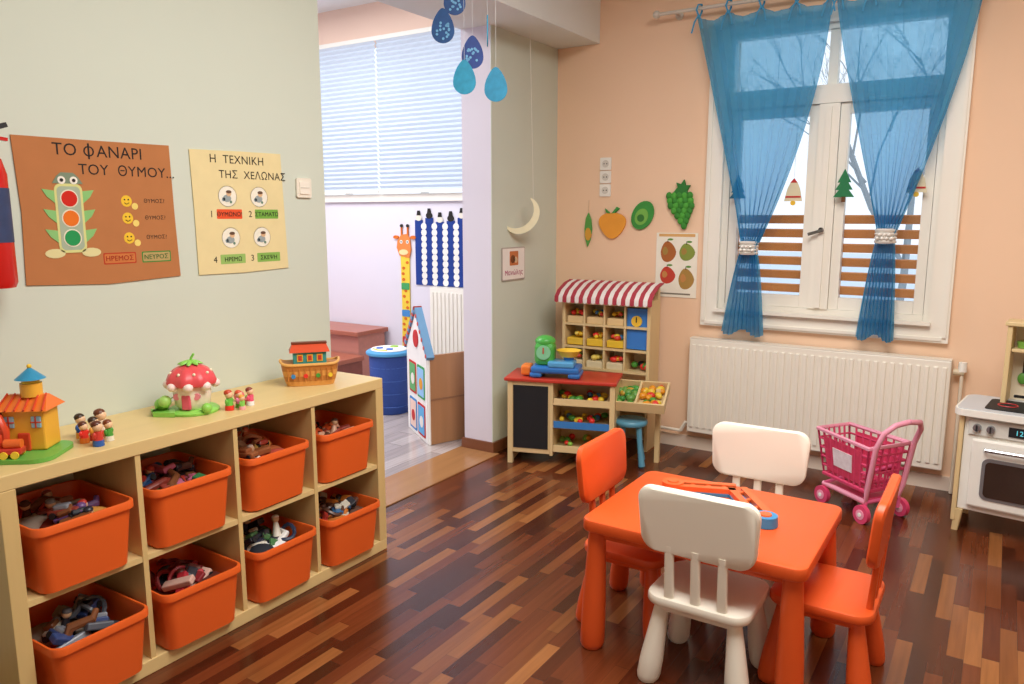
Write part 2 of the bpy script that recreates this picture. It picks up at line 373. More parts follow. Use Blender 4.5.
dk=['2a2a33','20242e','5a3a2c','8c3a2e','6a4a7a','8a8f98','7a4a2c','b83a2e','b8b0a0','c88a3a']
d2=['2a2a33','5a3a2c','b03a2e','8c3a2e','2f5f9e','d8b060','7a4a2c','c86a8a','3a7a4a']
pinks=['e9d8c8','e07a5a','c86a3a','b84a3a','e8b090','d8b060','a0603a','d85a2a']
yc=[SY0+.045+cw/2+i*(cw+.018) for i in range(4)]
cfg_up=[(.04,0,dk,.175),(.035,-.03,d2,.175),(.025,.03,pinks,.18),(.025,0,['c86a3a','8c3a2e','d85a2a','5a3a2c','e0b090'],.15)]
cfg_lo=[(.07,.04,['8a8f98','2a2a33','3a4a7a','7a4a2c','b8b0a0','5a5f68'],.175),(.055,-.05,['8c2a2e','5a2a22','b8303a','2a2a33','d8b0a0','6a3a2c'],.165),(.045,.03,['2a3550','e9e2d2','4a7a4a','f2f0ea','2a2a33','20242e'],.19),(.05,-.04,['5a3a2c','2a2a33','b83a2e','c8c2b2','c0702a','3a6a9a'],.185)]
for i in range(4):
    dx,rz,pal,fl=cfg_up[i]; storage_bin(SX1-.1775+dx,yc[i]-.004,.05+ch+.0185,10+i,rz*.5,pal,fl)
    dx,rz,pal,fl=cfg_lo[i]; storage_bin(SX1-.1775+dx,yc[i]-.004,.0505,20+i,rz*.5,pal,fl)

# ------------------------------------------------------------ kids table and chairs
ORT=mat('e65c24',.38,.04,4); WHC=mat('f6f0e0',.38,.02,4)
def leg(b,tx,ty,bx_,by_,zt,rt,rb,m,n=20):
    loops=[]
    zs=[(0,rb*.78),(.008,rb*.92),(.022,rb),(.07*1,rb*.99),(zt*.35,rb*.9+rt*.1),(zt*.7,(rb+rt*1.3)/2.3),(zt,rt)]
    for z,r in zs:
        k=z/zt; cx=bx_+(tx-bx_)*k; cy=by_+(ty-by_)*k
        loops.append([(cx+r*math.cos(2*pi*i/n),cy+r*math.sin(2*pi*i/n),z) for i in range(n)])
    b.loft(loops,m)
def slab(b,w,d,r,z0,z1,m,ed=.008,c=(0,0)):
    L=[]
    for ins,z in ((ed*1.2,z0),(ed*.3,z0+ed*.4),(0,z0+ed),(0,z1-ed),(ed*.3,z1-ed*.3),(ed*1.1,z1)):
        L.append([(p[0]+c[0],p[1]+c[1],z) for p in rrect(w-2*ins,d-2*ins,r-ins*.5,7)])
    b.loft(L,m)
e=empty('kids_table',TM((-.775,2.515,0)))
b=B('tabletop'); slab(b,.74,.61,.04,.435,.48,ORT,.008); slab(b,.66,.53,.04,.405,.437,ORT,.004); b.done(e)
k=0
for sx in (-1,1):
    for sy in (-1,1):
        k+=1; b=B('leg_%d'%k); leg(b,sx*.325,sy*.255,sx*.335,sy*.262,.44,.029,.043,ORT); b.done(e)
def chair(x,y,rz,m):
    e=empty('kids_chair',TM((x,y,0),(0,0,rz)))
    b=B('seat'); slab(b,.335,.315,.06,.268,.303,m,.01); slab(b,.28,.26,.04,.245,.27,m,.004); b.done(e)
    k=0
    for sx in (-1,1):
        for sy in (-1,1):
            k+=1; b=B('leg_%d'%k); leg(b,sx*.118,sy*.108,sx*.148,sy*.138,.262,.022,.038,m); b.done(e)
    b=B('backrest'); n=7
    T=TM((0,-.158,.562),(pi/2+.09,0,0))
    def ring(ins,zz):
        o=[]
        for px,py in rrect(.372-2*ins,.215-2*ins,.05-ins*.4,n):
            px*=1+.35*(py)
            o.append((px,py,zz-.35*px*px))
        return o
    b.loft([ring(.006,-.015),ring(0,-.009),ring(0,.009),ring(.006,.015)],m,T)
    for sx in (-.085,0,.085):
        b.loft([[(sx+p[0],-.137+p[1],.295) for p in rrect(.032,.02,.008,3)],[(sx*1.0+p[0],-.150+p[1],.48) for p in rrect(.03,.018,.008,3)]],m)
    b.done(e)
chair(-.72,2.315,.0,WHC)
chair(-.755,2.86,pi+.02,WHC)
chair(-1.075,2.545,-pi/2,ORT)
chair(-.395,2.535,pi/2,ORT)
# toy on table
e=empty('folding_toy_track',TM((-.76,2.72,.481)))
OB=mat('e86a34',.35,.04); BLU=mat('3a8fc4',.35,.04)
for nm,ang,L in (('arm_1',pi+.36,.25),('arm_2',-.95,.30)):
    b=B(nm,TM((0,0,0),(0,0,ang)))
    def bar(y,w,z0,z1,m,x0=0,x1=L): b.prism(rrect(x1-x0,w,w*.45,5,(x0+x1)/2,y),z1-z0,m,z0=z0)
    bar(.0,.078,0,.012,BLU); bar(.024,.026,.012,.030,OB); bar(-.024,.026,.012,.030,OB)
    for i in range(4): b.box((.04+i*(L-.08)/3,0,.02),(.014,.06,.012),OB,rot=(0,0,.5),bev=.003)
    b.cyl((L-.02,0,.018),.042,.040,.034,BLU if nm=='arm_2' else OB); b.cyl((L-.02,0,.037),.022,.02,.006,OB)
    b.done(e)

# ------------------------------------------------------------ toy market stand
LW=wood('e2c894','z',.45,.08); LWX=wood('e2c894','x',.45,.08); REDT=mat('c03a2a',.35,.05)
fr=['e8342a','f2a420','4a9a3a','f4d23a','d85a2a','7ac04a','8a3a7a']
def fruits(b,x0,x1,y0,y1,z,n,seed,r=.02,pal=fr):
    rnd=random.Random(seed)
    for _ in range(n):
        b.sph((rnd.uniform(x0,x1),rnd.uniform(y0,y1),z+rnd.uniform(0,.012)),r*rnd.uniform(.8,1.15),plastic(rnd.choice(pal)),sc=(1,rnd.uniform(.9,1.5),.9),rot=(0,0,rnd.uniform(0,3)),n=10)
E=empty('toy_market_stand',Matrix())
b=B('counter',TM((-2.47,3.80,0),(0,0,math.radians(18))))
bx(b,-.02,.66,-.02,.30,.515,.535,REDT,.005)
for x in (0,.26,.63): bx(b,x,x+.02,0,.28,.0 if x!=.26 else .06,.515,LW,.003)
bx(b,.0,.03,-.005,.03,0,.515,LW); bx(b,.62,.65,-.005,.03,0,.515,LW)
bx(b,.02,.26,0,.02,.07,.515,LW,.002); bx(b,.035,.25,-.004,.004,.10,.49,BLK)
BT=mat('3a7fc4',.4,.05)
for i,z in enumerate((.09,.24,.38)):
    bx(b,.28,.63,.0,.26,z,z+.012,LWX); bx(b,.285,.625,-.004,.008,z,z+.04,LWX if i!=1 else BT)
    fruits(b,.30,.61,.03,.24,z+.03,16,40+i,.019,[['4a9a3a','8ac04a','f2a420','e8342a'],['3a7fc4','e8342a','f4d23a','4a9a3a'],['f4d23a','e8342a','4a9a3a','5aa0d0']][i])
bx(b,.02,.63,.261,.275,.08,.514,LWX)
b.done(E)
b=B('back_shelf',TM((-2.43,4.40,0),(0,0,math.radians(4))))
Wd=.605
for x in (0,Wd-.022): bx(b,x,x+.022,0,.19,0,.97,LW,.003)
bx(b,.022,Wd-.022,.175,.19,.48,.95,mat('e8d8b0',.5)); 
for z in (.50,.64,.79,.93): bx(b,.022,Wd-.022,0,.175,z,z+.014,LWX)
for x in (.15,.29,.43): bx(b,x,x+.012,.002,.174,.50,.93,LW)
bx(b,0.022,Wd-.022,.0,.19,.30,.315,LWX); bx(b,0.022,Wd-.022,.175,.19,.05,.30,LW)
cols=[['4a9a3a','d04a2a','f0c030'],['f0c030','e8d060','f2a420'],['f4d23a','e8342a','f2a420'],['d8402a','3a8ac8','f0d040']]
for r_ in range(3):
    for c_ in range(3):
        xa=.032+c_*.14; za=.514+r_*.145
        bx(b,xa,xa+.112,.01,.15,za,za+.045,plastic(['e8d8b0','f0c83a','e8c890'][r_]),.004)
        fruits(b,xa+.02,xa+.095,.03,.12,za+.06,7,60+r_*3+c_,.018,cols[(r_+c_)%4])
bx(b,.445,.58,.02,.03,.66,.92,mat('3a7fd0',.45,.05)); b.cyl((.51,.015,.84),.035,.035,.01,YL,rot=(pi/2,0,0)); b.box((.51,.008,.85),(.006,.006,.035),BLK)
fruits(b,.455,.57,.03,.14,.54,9,77,.022,['e8342a','4a9a3a','2a2a33'])
n=23; aw=.66; x_0=(Wd-aw)/2
RS=mat('b03a48',.8,.05); WS=mat('eee6e2',.8,.04)
for i in range(n):
    xa=x_0+aw*i/n; xb=x_0+aw*(i+1)/n; m=RS if i%2==0 else WS
    prof=[(.17,1.075),(.08,1.06),(-.02,1.02),(-.06,.985),(-.062,.955)]
    b.loft([[(xa,y,z),(xb,y,z),(xb,y-.004,z-.006),(xa,y-.004,z-.006)] for y,z in prof],m,smooth=False)
    b.cyl(((xa+xb)/2,-.064,.956),(xb-xa)/2,(xb-xa)/2,.005,m,rot=(pi/2,0,0),n=12)
for x in (0,Wd-.022): bx(b,x,x+.022,.14,.18,.97,1.06,LW); 
for x in (0.01,Wd-.01): b.tube([(x,.0,.945),(x,-.05,.965)],.007,LW)
b.done(E)
b=B('vegetable_tray',TM((-1.93,4.06,.35),(.32,0,math.radians(14))))
bx(b,0,.34,0,.27,0,.01,LWX)
for q in ((0,.34,0,.012),(0,.34,.258,.27)): bx(b,*q,0.01,.06,LWX)
for x in (0,.164,.328): bx(b,x,x+.012,0.012,.258,0.01,.06,LW)
fruits(b,.03,.15,.03,.24,.025,20,91,.022,['4a9a3a','3a8a3a','c8a23a','6aa04a']); fruits(b,.19,.31,.03,.24,.025,20,92,.022,['d8342a','e29420','e4c23a','4a9a3a'])
b.done(E)
b=B('tray_leg',TM((-1.70,4.30,0),(0,0,.2))); bx(b,-.014,.014,-.02,.02,0,.46,LW); b.done(E)
b=B('plastic_stool',TM((-1.82,4.17,0),(0,0,.4))); SB=mat('5a9cb8',.35,.04)
b.lathe([(.07,.25),(.095,.255),(.1,.265),(.1,.275),(.092,.285),(0,.285)],SB)
for a in range(4):
    aa=a*pi/2+pi/4; b.tube([(.065*math.cos(aa),.065*math.sin(aa),.26),(.08*math.cos(aa),.08*math.sin(aa),.12),(.1*math.cos(aa),.1*math.sin(aa),.012)],[.018,.015,.02],SB)
b.done()
b=B('toy_kitchen_scale',TM((-2.235,3.985,.5365),(0,0,math.radians(20)),(1.22,1.2,1.2))); BB=mat('2f74c0',.3,.04); GG=mat('4fae4a',.3,.04)
b.box((0,0,.04),(.24,.15,.035),BB,bev=.012); 
for sx in (-1,1): b.box((sx*.095,0,.014),(.06,.15,.026),BB,bev=.01); 
b.box((.03,-.02,.07),(.13,.11,.03),mat('5aa6d8',.3),bev=.008)
b.box((-.06,.01,.115),(.10,.10,.12),GG,bev=.025); b.sph((-.06,.01,.175),.052,GG,sc=(1,1,.6)); b.cyl((-.06,-.045,.125),.036,.036,.01,mat('8ad0a0',.5),rot=(pi/2,0,0)); b.box((-.06,-.052,.135),(.005,.004,.03),RD)
b.cyl((.06,.0,.09),.02,.03,.03,BB); b.lathe([(.0,.10),(.04,.103),(.058,.13),(.062,.135),(.055,.132),(.035,.112),(0,.108)],YL,(.06,0,0))
b.box((-.15,0,.03),(.05,.09,.05),mat('f08030',.4),bev=.01)
b.done()

# ------------------------------------------------------------ shopping cart
b=B('toy_shopping_cart',TM((-.41,4.05,0),(0,0,math.radians(145)),(1,1,1.04))); PK=mat('e0608e',.35,.05); PK2=mat('d8446e',.35,.05); LP=mat('f0a0b8',.35,.04)
for x,yy in ((0,.13),(.29,.10)):
    for s_ in (-1,1):
        b.cyl((x,s_*yy,.045),.045,.045,.024,PK2,rot=(pi/2,0,0),n=24); b.cyl((x,s_*yy,.045),.024,.024,.03,LP,rot=(pi/2,0,0),n=16); b.cyl((x,s_*yy,.045),.010,.010,.036,WH,rot=(pi/2,0,0),n=12)
        b.tube([(x,s_*yy*.85,.045),(x+.0,s_*yy*.85,.10)],.010,PK)
for s_ in (-1,1):
    b.tube([(.30,s_*.085,.10),(0,s_*.11,.10),(-.01,s_*.12,.16),(-.05,s_*.125,.38),(-.085,s_*.12,.46),(-.11,s_*.08,.50),(-.115,0,.51)],.013,LP,10)
    b.tube([(.30,s_*.085,.10),(.05,s_*.11,.24)],.009,PK)
b.tube([(.30,-.085,.10),(.30,.085,.10)],.01,PK); b.tube([(0,-.11,.10),(0,.11,.10)],.01,PK)
b.box((.15,0,.105),(.28,.17,.012),PK2,bev=.004)
def bp(u,v,w):
    x=(-.02+.02*(1-w))+u*(.30+.06*w); yy=v*((.118-.03*u)+.02*w); return (x,yy,.155+.215*w+.01*u*w)
for w in (0,.2,.4,.6,.8,1):
    r=.011 if w in(0,1) else .0055
    b.tube([bp(0,-1,w),bp(1,-1,w),bp(1,1,w),bp(0,1,w)],r,PK2 if w<1 else LP,6,closed=True)
for i in range(9):
    u=i/8
    for v in (-1,1): b.tube([bp(u,v,0),bp(u,v,1)],.0055,PK2,6)
    b.tube([bp(u,-1,0),bp(u,1,0)],.0055,PK2,6)
for i in range(7):
    v=-1+i/3
    for u in (0,1): b.tube([bp(u,v,0),bp(u,v,1)],.0055,PK2,6)
    b.tube([bp(0,v,0),bp(1,v,0)],.0055,PK2,6)
for v in (-1,1):
    for (ua,ub,c) in ((.12,.88,'d03a5c'),(.3,.7,'f4dce0')):
        o=.004*v if ua<.2 else .008*v; wa,wc=(.12,.88) if ua<.2 else (.3,.7)
        pl=[Vector(bp(ua,v,wa)),Vector(bp(ub,v,wa)),Vector(bp(ub,v,wc)),Vector(bp(ua,v,wc))]
        b.loft([[tuple(p) for p in pl],[tuple(p+Vector((0,o,0))) for p in pl]],mat(c,.5,.3,40),smooth=False)
b.done()

# ------------------------------------------------------------ play kitchen
b=B('toy_play_kitchen',TM((-.115,4.10,0),(0,0,math.radians(-7)))); KW=mat('f2efe6',.4,.03)
Wk,Dk=.78,.34
for x in (.02,Wk-.05):
    for y in (.02,Dk-.05): b.loft([[(x+p[0],y+p[1],0) for p in rrect(.028,.028,.006,3)],[(x+.01+p[0],y+p[1],.109) for p in rrect(.036,.036,.006,3)]],LW)
bx(b,.021,Wk-.021,.01,Dk,.11,.57,KW,.006); bx(b,.0,.02,.0,Dk,.05,.574,LW,.004); bx(b,Wk-.02,Wk,.0,Dk,.10,.574,LW,.004)
b.prism(rrect(Wk+.05,Dk+.04,.05,6,Wk/2,Dk/2-.01),.03,KW,z0=.575); b.prism(rrect(Wk+.03,Dk+.02,.04,6,Wk/2,Dk/2-.01),.004,mat('c8ccd0',.4,.03),z0=.605)
b.prism(rrect(.30,.24,.02,4,.24,.15),.004,BLK,z0=.609)
for x in (.17,.31): b.tube([(x+.04*math.cos(a),.15+.04*math.sin(a),.614) for a in [2*pi*i/20 for i in range(20)]],.003,mat('c03030',.4),6,closed=True)
bx(b,.04,.56,-.001,.009,.485,.56,mat('dcdad2',.4),.003)
for x in (.075,.13,.42,.48): b.cyl((x,-.010,.522),.018,.016,.022,mat('9aa0a6',.25,.03,metal=.7),rot=(pi/2,0,0)); b.box((x,-.023,.522),(.006,.006,.03),BLK)
bx(b,.2,.34,-.005,-.002,.50,.545,BLK); b.text('12:00',.032,mat('60d0e0',.4,emis=.5),TM((.225,-.0065,.512),(pi/2,0,0)))
bx(b,.06,.54,-.015,.008,.14,.47,KW,.01); b.prism(rrect(.38,.20,.03,5),.006,mat('9a9ea4',.3,.03,metal=.6),TM((.30,-.0135,.285),(pi/2,0,0))); b.prism(rrect(.35,.17,.02,5),.008,mat('3a2c26',.15,.2),TM((.30,-.0155,.285),(pi/2,0,0)))
b.tube([(.12,-.02,.425),(.12,-.045,.43),(.48,-.045,.43),(.48,-.02,.425)],.009,mat('c0c4c8',.2,.03,metal=.9))
bx(b,.58,.74,-.012,.008,.14,.55,KW,.01); b.sph((.605,-.02,.35),.012,LW)
for x in (.13,Wk-.05): bx(b,x,x+.022,Dk-.14,Dk,.610,.984,LW,.004)
bx(b,.153,Wk-.051,Dk-.012,Dk,.610,.984,mat('e9dcc0',.5)); bx(b,.12,Wk-.02,Dk-.15,Dk,.985,1.005,LWX,.004); bx(b,.153,Wk-.051,Dk-.13,Dk-.013,.86,.875,LWX,.003)
b.cyl((.20,Dk-.07,.892),.03,.034,.03,mat('7ab04a',.4)); b.cyl((.30,Dk-.07,.893),.025,.03,.035,mat('c85a3a',.4)); b.cyl((.42,Dk-.07,.90),.028,.028,.05,mat('8a6a3a',.4))
b.lathe([(.0,.614),(.05,.615),(.062,.655),(.064,.66),(.058,.655),(.045,.622),(0,.62)],mat('3a3e44',.3,.05,metal=.5),(.30,.2,0)); b.tube([(.25,.2,.652),(.19,.16,.66)],.007,BLK)
for i,x in enumerate((.20,.26,.32)): b.tube([(x,Dk-.02,.83),(x,Dk-.025,.74)],.004,BLK); b.sph((x,Dk-.025,.72),.022,[mat('60a040',.4),BLK,mat('60a040',.4)][i],sc=(1,.4,1.3))
b.done()

# ------------------------------------------------------------ posters
INK=mat('1c1612',.8,.05); 
def cap(b,t,x,y,sz,m=INK,al='LEFT',z=.0032):
    t=t.translate(str.maketrans('ΑΒΕΖΗΙΚΜΝΟΡΤΥΧ','ABEZHIKMNOPTYX'))
    b.text(t,sz,m,TM((x,y,z)),al)
b=B('poster_traffic_light',wl(1.23,1.265)); W,H=.54,.49
b.prism([(-.004,.012),(W*.5,-.003),(W+.008,.008),(W,H*.5),(W-.004,H),(W*.5,H-.004),(-.006,H-.006),(.004,H*.5)],.003,paper('b97a4c'))
cap(b,'ΤΟ',.115,.432,.056); cap(b,'O',.215,.432,.050); b.box((.235,.449,.0036),(.0055,.052,.0014),INK); cap(b,'ΑΝΑΡΙ',.262,.432,.056)
cap(b,'ΤΟΥ  ΘΥΜΟΥ...',.195,.372,.050)
GRY=paper('a9b8a0'); LG=paper('8cc47a')
b.T=TM((.155,.225,.003))
b.prism(rrect(.092,.228,.022,4),.002,paper('d8d890')); b.prism(rrect(.076,.21,.015,4),.0024,GRY)
for yy,c in ((.065,'cf2f22'),(0,'e8782a'),(-.065,'2f9a58')): b.prism(circ(.03,24,0,yy),.0035,paper('e8e2cc')); b.prism(circ(.026,24,0,yy),.0042,paper(c))
for s_ in (-1,1):
    for yy in (.07,.005,-.06): b.prism([(s_*.046,yy+.02),(s_*.085,yy+.025),(s_*.07,yy+.0),(s_*.046,yy-.02)][::s_],.002,LG)
    b.prism(circ(.022,14,s_*.06,-.115,1.5,.7),.002,paper('e0d8a0')); b.prism(circ(.013,12,s_*.02,.125),.003,paper('f0ece0')); b.prism(circ(.006,10,s_*.02,.125),.004,INK)
b.prism([(-.05,.114),(.05,.114),(.035,.137),(.02,.150),(-.02,.150),(-.035,.137)],.002,paper('7f8f78'))
b.T=Matrix()
for yy in (.285,.225,.155):
    b.prism(circ(.020,20,.355,yy),.0035,paper('f0c63c')); 
    for dx in (-.007,.007): b.prism(circ(.003,8,.355+dx,yy+.005),.0042,INK)
    b.tube([(.355-.009,yy-.006,.0045),(.355,yy-.011,.0045),(.355+.009,yy-.006,.0045)],.0012,INK,5)
    b.prism(circ(.012,12,.385,yy-.018),.0034,paper('f0d878'))
    cap(b,'ΘΥΜΟΣ?',.42,yy-.005,.020)
b.prism(rrect(.12,.04,.004,3,.315,.085),.0032,paper('b8402a')); b.prism(rrect(.112,.032,.004,3,.315,.085),.0036,paper('cc7a44')); cap(b,'ΗΡΕΜΟΣ',.262,.077,.025,paper('a02a20'),z=.004)
b.prism(rrect(.115,.04,.004,3,.455,.085),.0032,paper('3f8a40')); b.prism(rrect(.107,.032,.004,3,.455,.085),.0036,paper('b8a068')); cap(b,'ΝΕΥΡΟΣ',.405,.077,.024,paper('2a6a3a'),z=.004)
b.done()
b=B('poster_turtle_technique',wl(1.85,1.27)); W,H=.45,.485
b.prism([(.008,.0),(W*.5,-.003),(W+.004,.004),(W-.004,H*.5),(W-.012,H+.003),(W*.5,H),(0,H-.006),(.006,H*.5)],.003,paper('e8d8a4'))
cap(b,'Η  ΤΕΧΝΙΚΗ',.085,.435,.046); cap(b,'ΤΗΣ  ΧΕΛΩΝΑΣ',.125,.377,.044)
for cx,cy in ((.16,.305),(.315,.305),(.165,.14),(.32,.14)):
    b.prism(circ(.042,28,cx,cy,1,.95),.0034,paper('f2eedd')); b.prism(circ(.044,28,cx,cy,1,.95),.003,paper('b8a878'))
    b.prism(circ(.016,14,cx-.003,cy-.008,1.2,.9),.004,paper('9aa6a8')); b.prism(circ(.012,14,cx+.006,cy+.012),.0042,paper('e0b890')); b.prism(circ(.013,12,cx+.006,cy+.018,1,.5),.0046,paper('6a5040')); b.prism(circ(.008,8,cx-.02,cy-.012),.004,paper('8a9aa0')); b.prism(circ(.006,8,cx+.014,cy-.022),.004,paper('6a8a76'))
def lab(x,y,n,t,c):
    cap(b,n,x-.068,y-.012,.036); b.prism(rrect(.12,.038,.003,3,x+.025,y),.0034,paper(c)); cap(b,t,x+.025,y-.009,.025,al='CENTER',z=.004)
lab(.14,.235,'1','ΘΥΜΩΝΩ!','ea5a34'); lab(.325,.235,'2','ΣΤΑΜΑΤΩ','7ab04a'); lab(.145,.055,'4','ΗΡΕΜΩ','9ac06a'); lab(.325,.055,'3','ΣΚΕΨΗ','8ab85a')
b.done()
b=B('light_switch',wl(2.41,1.62)); b.prism(rrect(.085,.085,.008,4),.008,mat('efe8d8',.4)); b.prism(rrect(.055,.055,.005,3),.012,mat('f6f0e2',.35)); b.box((0,0,.0125),(.05,.002,.002),mat('c0b8a8',.5)); b.done()
b=B('framed_name_card',wl(4.0,1.09)); b.prism(rrect(.27,.21,.01,3,.135,.105),.006,paper('b8aca4')); b.prism(rrect(.255,.195,.008,3,.135,.105),.008,paper('f2ece6')); b.prism(rrect(.10,.09,.006,3,.135,.14),.0095,paper('c87a4a')); b.prism(circ(.026,16,.12,.135),.0105,paper('7a4a2c')); b.prism(circ(.02,16,.155,.13),.0105,paper('e0b890')); cap(b,'Μανώλης',.135,.035,.045,mat('b03a6a',.7),'CENTER',.009); b.done()
b=B('fire_extinguisher',TM((-2.565,1.095,1.28))); FR=mat('c81e1a',.25,.04)
b.lathe([(.0,.0),(.06,.004),(.066,.02),(.066,.34),(.055,.385),(.028,.41),(.02,.42),(0,.42)],FR); b.lathe([(.0672,.14),(.0672,.30)],mat('2f3f66',.5,.3,30)); b.cyl((0,0,.44),.02,.02,.05,BLK); b.box((.0,.03,.47),(.02,.11,.014),BLK,rot=(.35,0,0)); b.box((.0,.03,.45),(.02,.10,.01),FR,rot=(-.1,0,0))
b.box((-.072,0,.2),(.015,.05,.3),mat('777777',.5)); b.done()
b=B('poster_fruit',wb(-1.905,.98)); b.prism([(0,0),(.275,0),(.275,.41),(0,.41)],.003,paper('f6f0e0')); b.box((.137,.395,.0032),(.24,.018,.001),paper('e0b070'))
for cx,cy,c,sx,sy in ((.075,.29,'b06a3a',1,1.15),(.20,.29,'8a9a48',1,.95),(.075,.14,'c84a3a',1,.95),(.20,.12,'b08a4a',1,1.15)):
    pts=[((.052+.008*math.cos(a*1))*sx*math.cos(a)*(1-.22*max(0,math.sin(a))),.058*sy*math.sin(a)) for a in [2*pi*i/24 for i in range(24)]]
    b.prism([(cx+x,cy+y) for x,y in pts],.0036,paper(c)); b.prism([(cx-.015+x*.35,cy+.005+y*.4) for x,y in pts],.0040,paper('c88a50' if cy<.2 else 'a88848')); b.box((cx+.003,cy+.06*sy,.004),(.004,.022,.001),INK); b.prism(circ(.014,10,cx+.02,cy+.068*sy,1.3,.5),.004,paper('6a9a4a'))
b.box((.137,.022,.0032),(.2,.010,.001),paper('888070')); b.done()
b=B('wall_socket_panel',wb(-2.277,1.75))
for i in (-1,0,1):
    b.prism(rrect(.08,.08,.006,3,0,i*.086),.008,mat('f4f0e6',.4)); b.prism(circ(.024,20,0,i*.086),.0095,mat('d8d2c6',.5))
    for s_ in (-1,1): b.prism(circ(.004,8,s_*.010,i*.086),.0105,BLK)
b.done()
# felt fruit wall cut-outs
FG=mat('3f9440',.85,.15,20)
def W3(nm,x,z): return B(nm,wb(x,z,4.694))
SR=mat('c8a888',.9,.04)
b=W3('felt_pepper_cutout',-2.395,1.41); b.T=TM(scale=(1.15,1.2,1))
b.prism([(0,.09),(.018,.05),(.024,0),(.015,-.06),(-.004,-.10),(-.02,-.05),(-.024,0),(-.016,.06)],.010,mat('5aa04a',.85,.1)); b.prism(circ(.02,12,.0,-.03,1,1.8),.012,mat('d8a03a',.85)); b.tube([(0,.08,.004),(0,.16,.004)],.0012,SR,4); b.done()
b=W3('felt_apple_cutout',-2.218,1.445); b.T=TM(scale=(1.05,1.1,1))
pts=[(.085*math.cos(a)*(1+.10*math.cos(2*a)),.078*math.sin(a)+.012*math.cos(2*a)) for a in [2*pi*i/28 for i in range(28)]]
b.prism(pts,.012,mat('f0a23a',.85,.1)); b.prism([(-.005,.06),(.03,.10),(.05,.09),(.02,.065)],.014,FG); b.prism([(-.01,.06),(-.05,.09),(-.04,.065)],.014,FG); b.done()
b=W3('felt_avocado_cutout',-2.004,1.50); b.T=TM(rot=(0,0,-.5),scale=(1.1,1.1,1))
b.prism(circ(.088,24,0,0,.74,1),.010,FG); b.prism(circ(.05,20,0,-.01,.8,1),.013,mat('7ab850',.85,.1)); b.prism(circ(.022,16,0,-.018),.016,mat('3a7a34',.85)); b.done()
b=W3('felt_grape_cutout',-1.738,1.53); b.T=TM(scale=(1.0,1.15,1))
for r_,nn in enumerate((5,5,5,4,3,2,1)):
    for i in range(nn): b.sph(((i-(nn-1)/2)*.034+.006*(r_-3),.08-r_*.027,.014),.021,mat('4ea63a',.8,.15,20) if (i+r_)%2 else mat('3a8a30',.8,.1),sc=(1,1,.6),n=10)
b.prism([(-.05,0),(-.02,.03),(-.03,.055),(0,.045),(.02,.07),(.03,.04),(.06,.04),(.04,.01),(.05,-.015),(0,-.01)],.02,mat('2f7a34',.85),TM((-.01,.095,0)))
b.tube([(0,.11,.01),(.005,.16,.01)],.004,mat('5a4a2a',.8),6); b.done()
# moon
b=B('paper_moon',TM((-2.555,4.145,1.50),(pi/2,0,.57))); pts=[]
for i in range(17): a=-pi*.60+i/16*pi*1.20; pts.append((.11*math.cos(a),.125*math.sin(a)))
for i in range(1,16): a=pi*.53-(i/16)*pi*1.06; pts.append((-.04+.105*math.cos(a),.112*math.sin(a)))
b.prism(pts,.010,paper('f2ecc8'),TM((-.03,0,0),(0,0,-.75),(.95,1,1))); b.tube([(.045,.085,.006),(.02,1.095,.006)],.001,WH,4); b.done()
# drop mobile
for (x,y,z,c,rz,s_) in ((-2.31,3.0,2.35,'1f4f8a',.55,1.0),(-2.21,3.03,2.115,'2f9ac0',.5,1.0),(-2.184,3.06,2.23,'20408a',.6,.95),(-2.08,3.10,2.08,'2a8fb8',.55,1.0),(-2.13,3.11,2.33,'2f9ac0',-.95,.9),(-2.27,3.04,2.475,'1f4a86',.6,.95)):
    b=B('hanging_raindrop',TM((x,y,z),(pi/2,0,rz))); dp=[]
    for i in range(28):
        a=2*pi*i/28; r=.054*s_; X=r*math.cos(a); Y=r*math.sin(a)
        if Y>0: k=Y/r; X*=(1-k*k*.35); Y=Y*1.9
        dp.append((X,Y))
    b.prism(dp,.005,mat(c,.55,.3,35)); 
    rnd=random.Random(int(x*1000))
    if c[0:2] in('1f','20'):
        for _ in range(16): b.prism(circ(.006,8,rnd.uniform(-.03,.03)*s_,rnd.uniform(-.035,.045)*s_),.007,mat('6fb0dc',.5),z0=-.001)
    b.tube([(0,.1*s_,.0025),(0,3.1-z,.0025)],.0009,mat('dde2e6',.7),4); b.done()

# ------------------------------------------------------------ toys on shelf
ZT=SH+.0008
def fig(b,x,y,c1,c2,hair,s_=1):
    b.lathe([(.0,0),(.014,.0),(.013,.02),(.009,.04),(0,.042)],plastic(c1),(x,y,0),n=12,sc=(s_,s_,s_)); b.lathe([(.0,0),(.0148,.0),(.0142,.016),(0,.017)],plastic(c2),(x,y,0),n=12,sc=(s_,s_,s_))
    b.sph((x,y,.052*s_),.0135*s_,plastic('f0c8a0'),n=12); b.sph((x-.003*s_,y,.058*s_),.0138*s_,plastic(hair),sc=(1,1,.8),n=12)
    for q in (-1,1): b.sph((x,y+q*.014*s_,.03*s_),.0055*s_,plastic(c1),sc=(1,1,1.8),n=8)
b=B('toy_wooden_ark',TM((-2.44,2.215,ZT),(0,0,math.radians(50)))); HW=wood('e0a050','x',.4); HW2=wood('c07a34','x',.4)
zs=[(0,.86,.86),(.02,.93,.92),(.042,.98,.97),(.064,1.02,1.0),(.088,1.06,1.02)]
def hull(kx,ky,z):
    n=32; o=[]
    for i in range(n):
        a=2*pi*i/n; c,s_=math.cos(a),math.sin(a)
        o.append((.112*kx*math.copysign(abs(c)**.5,c),.055*ky*math.copysign(abs(s_)**.55,s_),z+ (.014*abs(c)**6 if z>.07 else 0)))
    return o
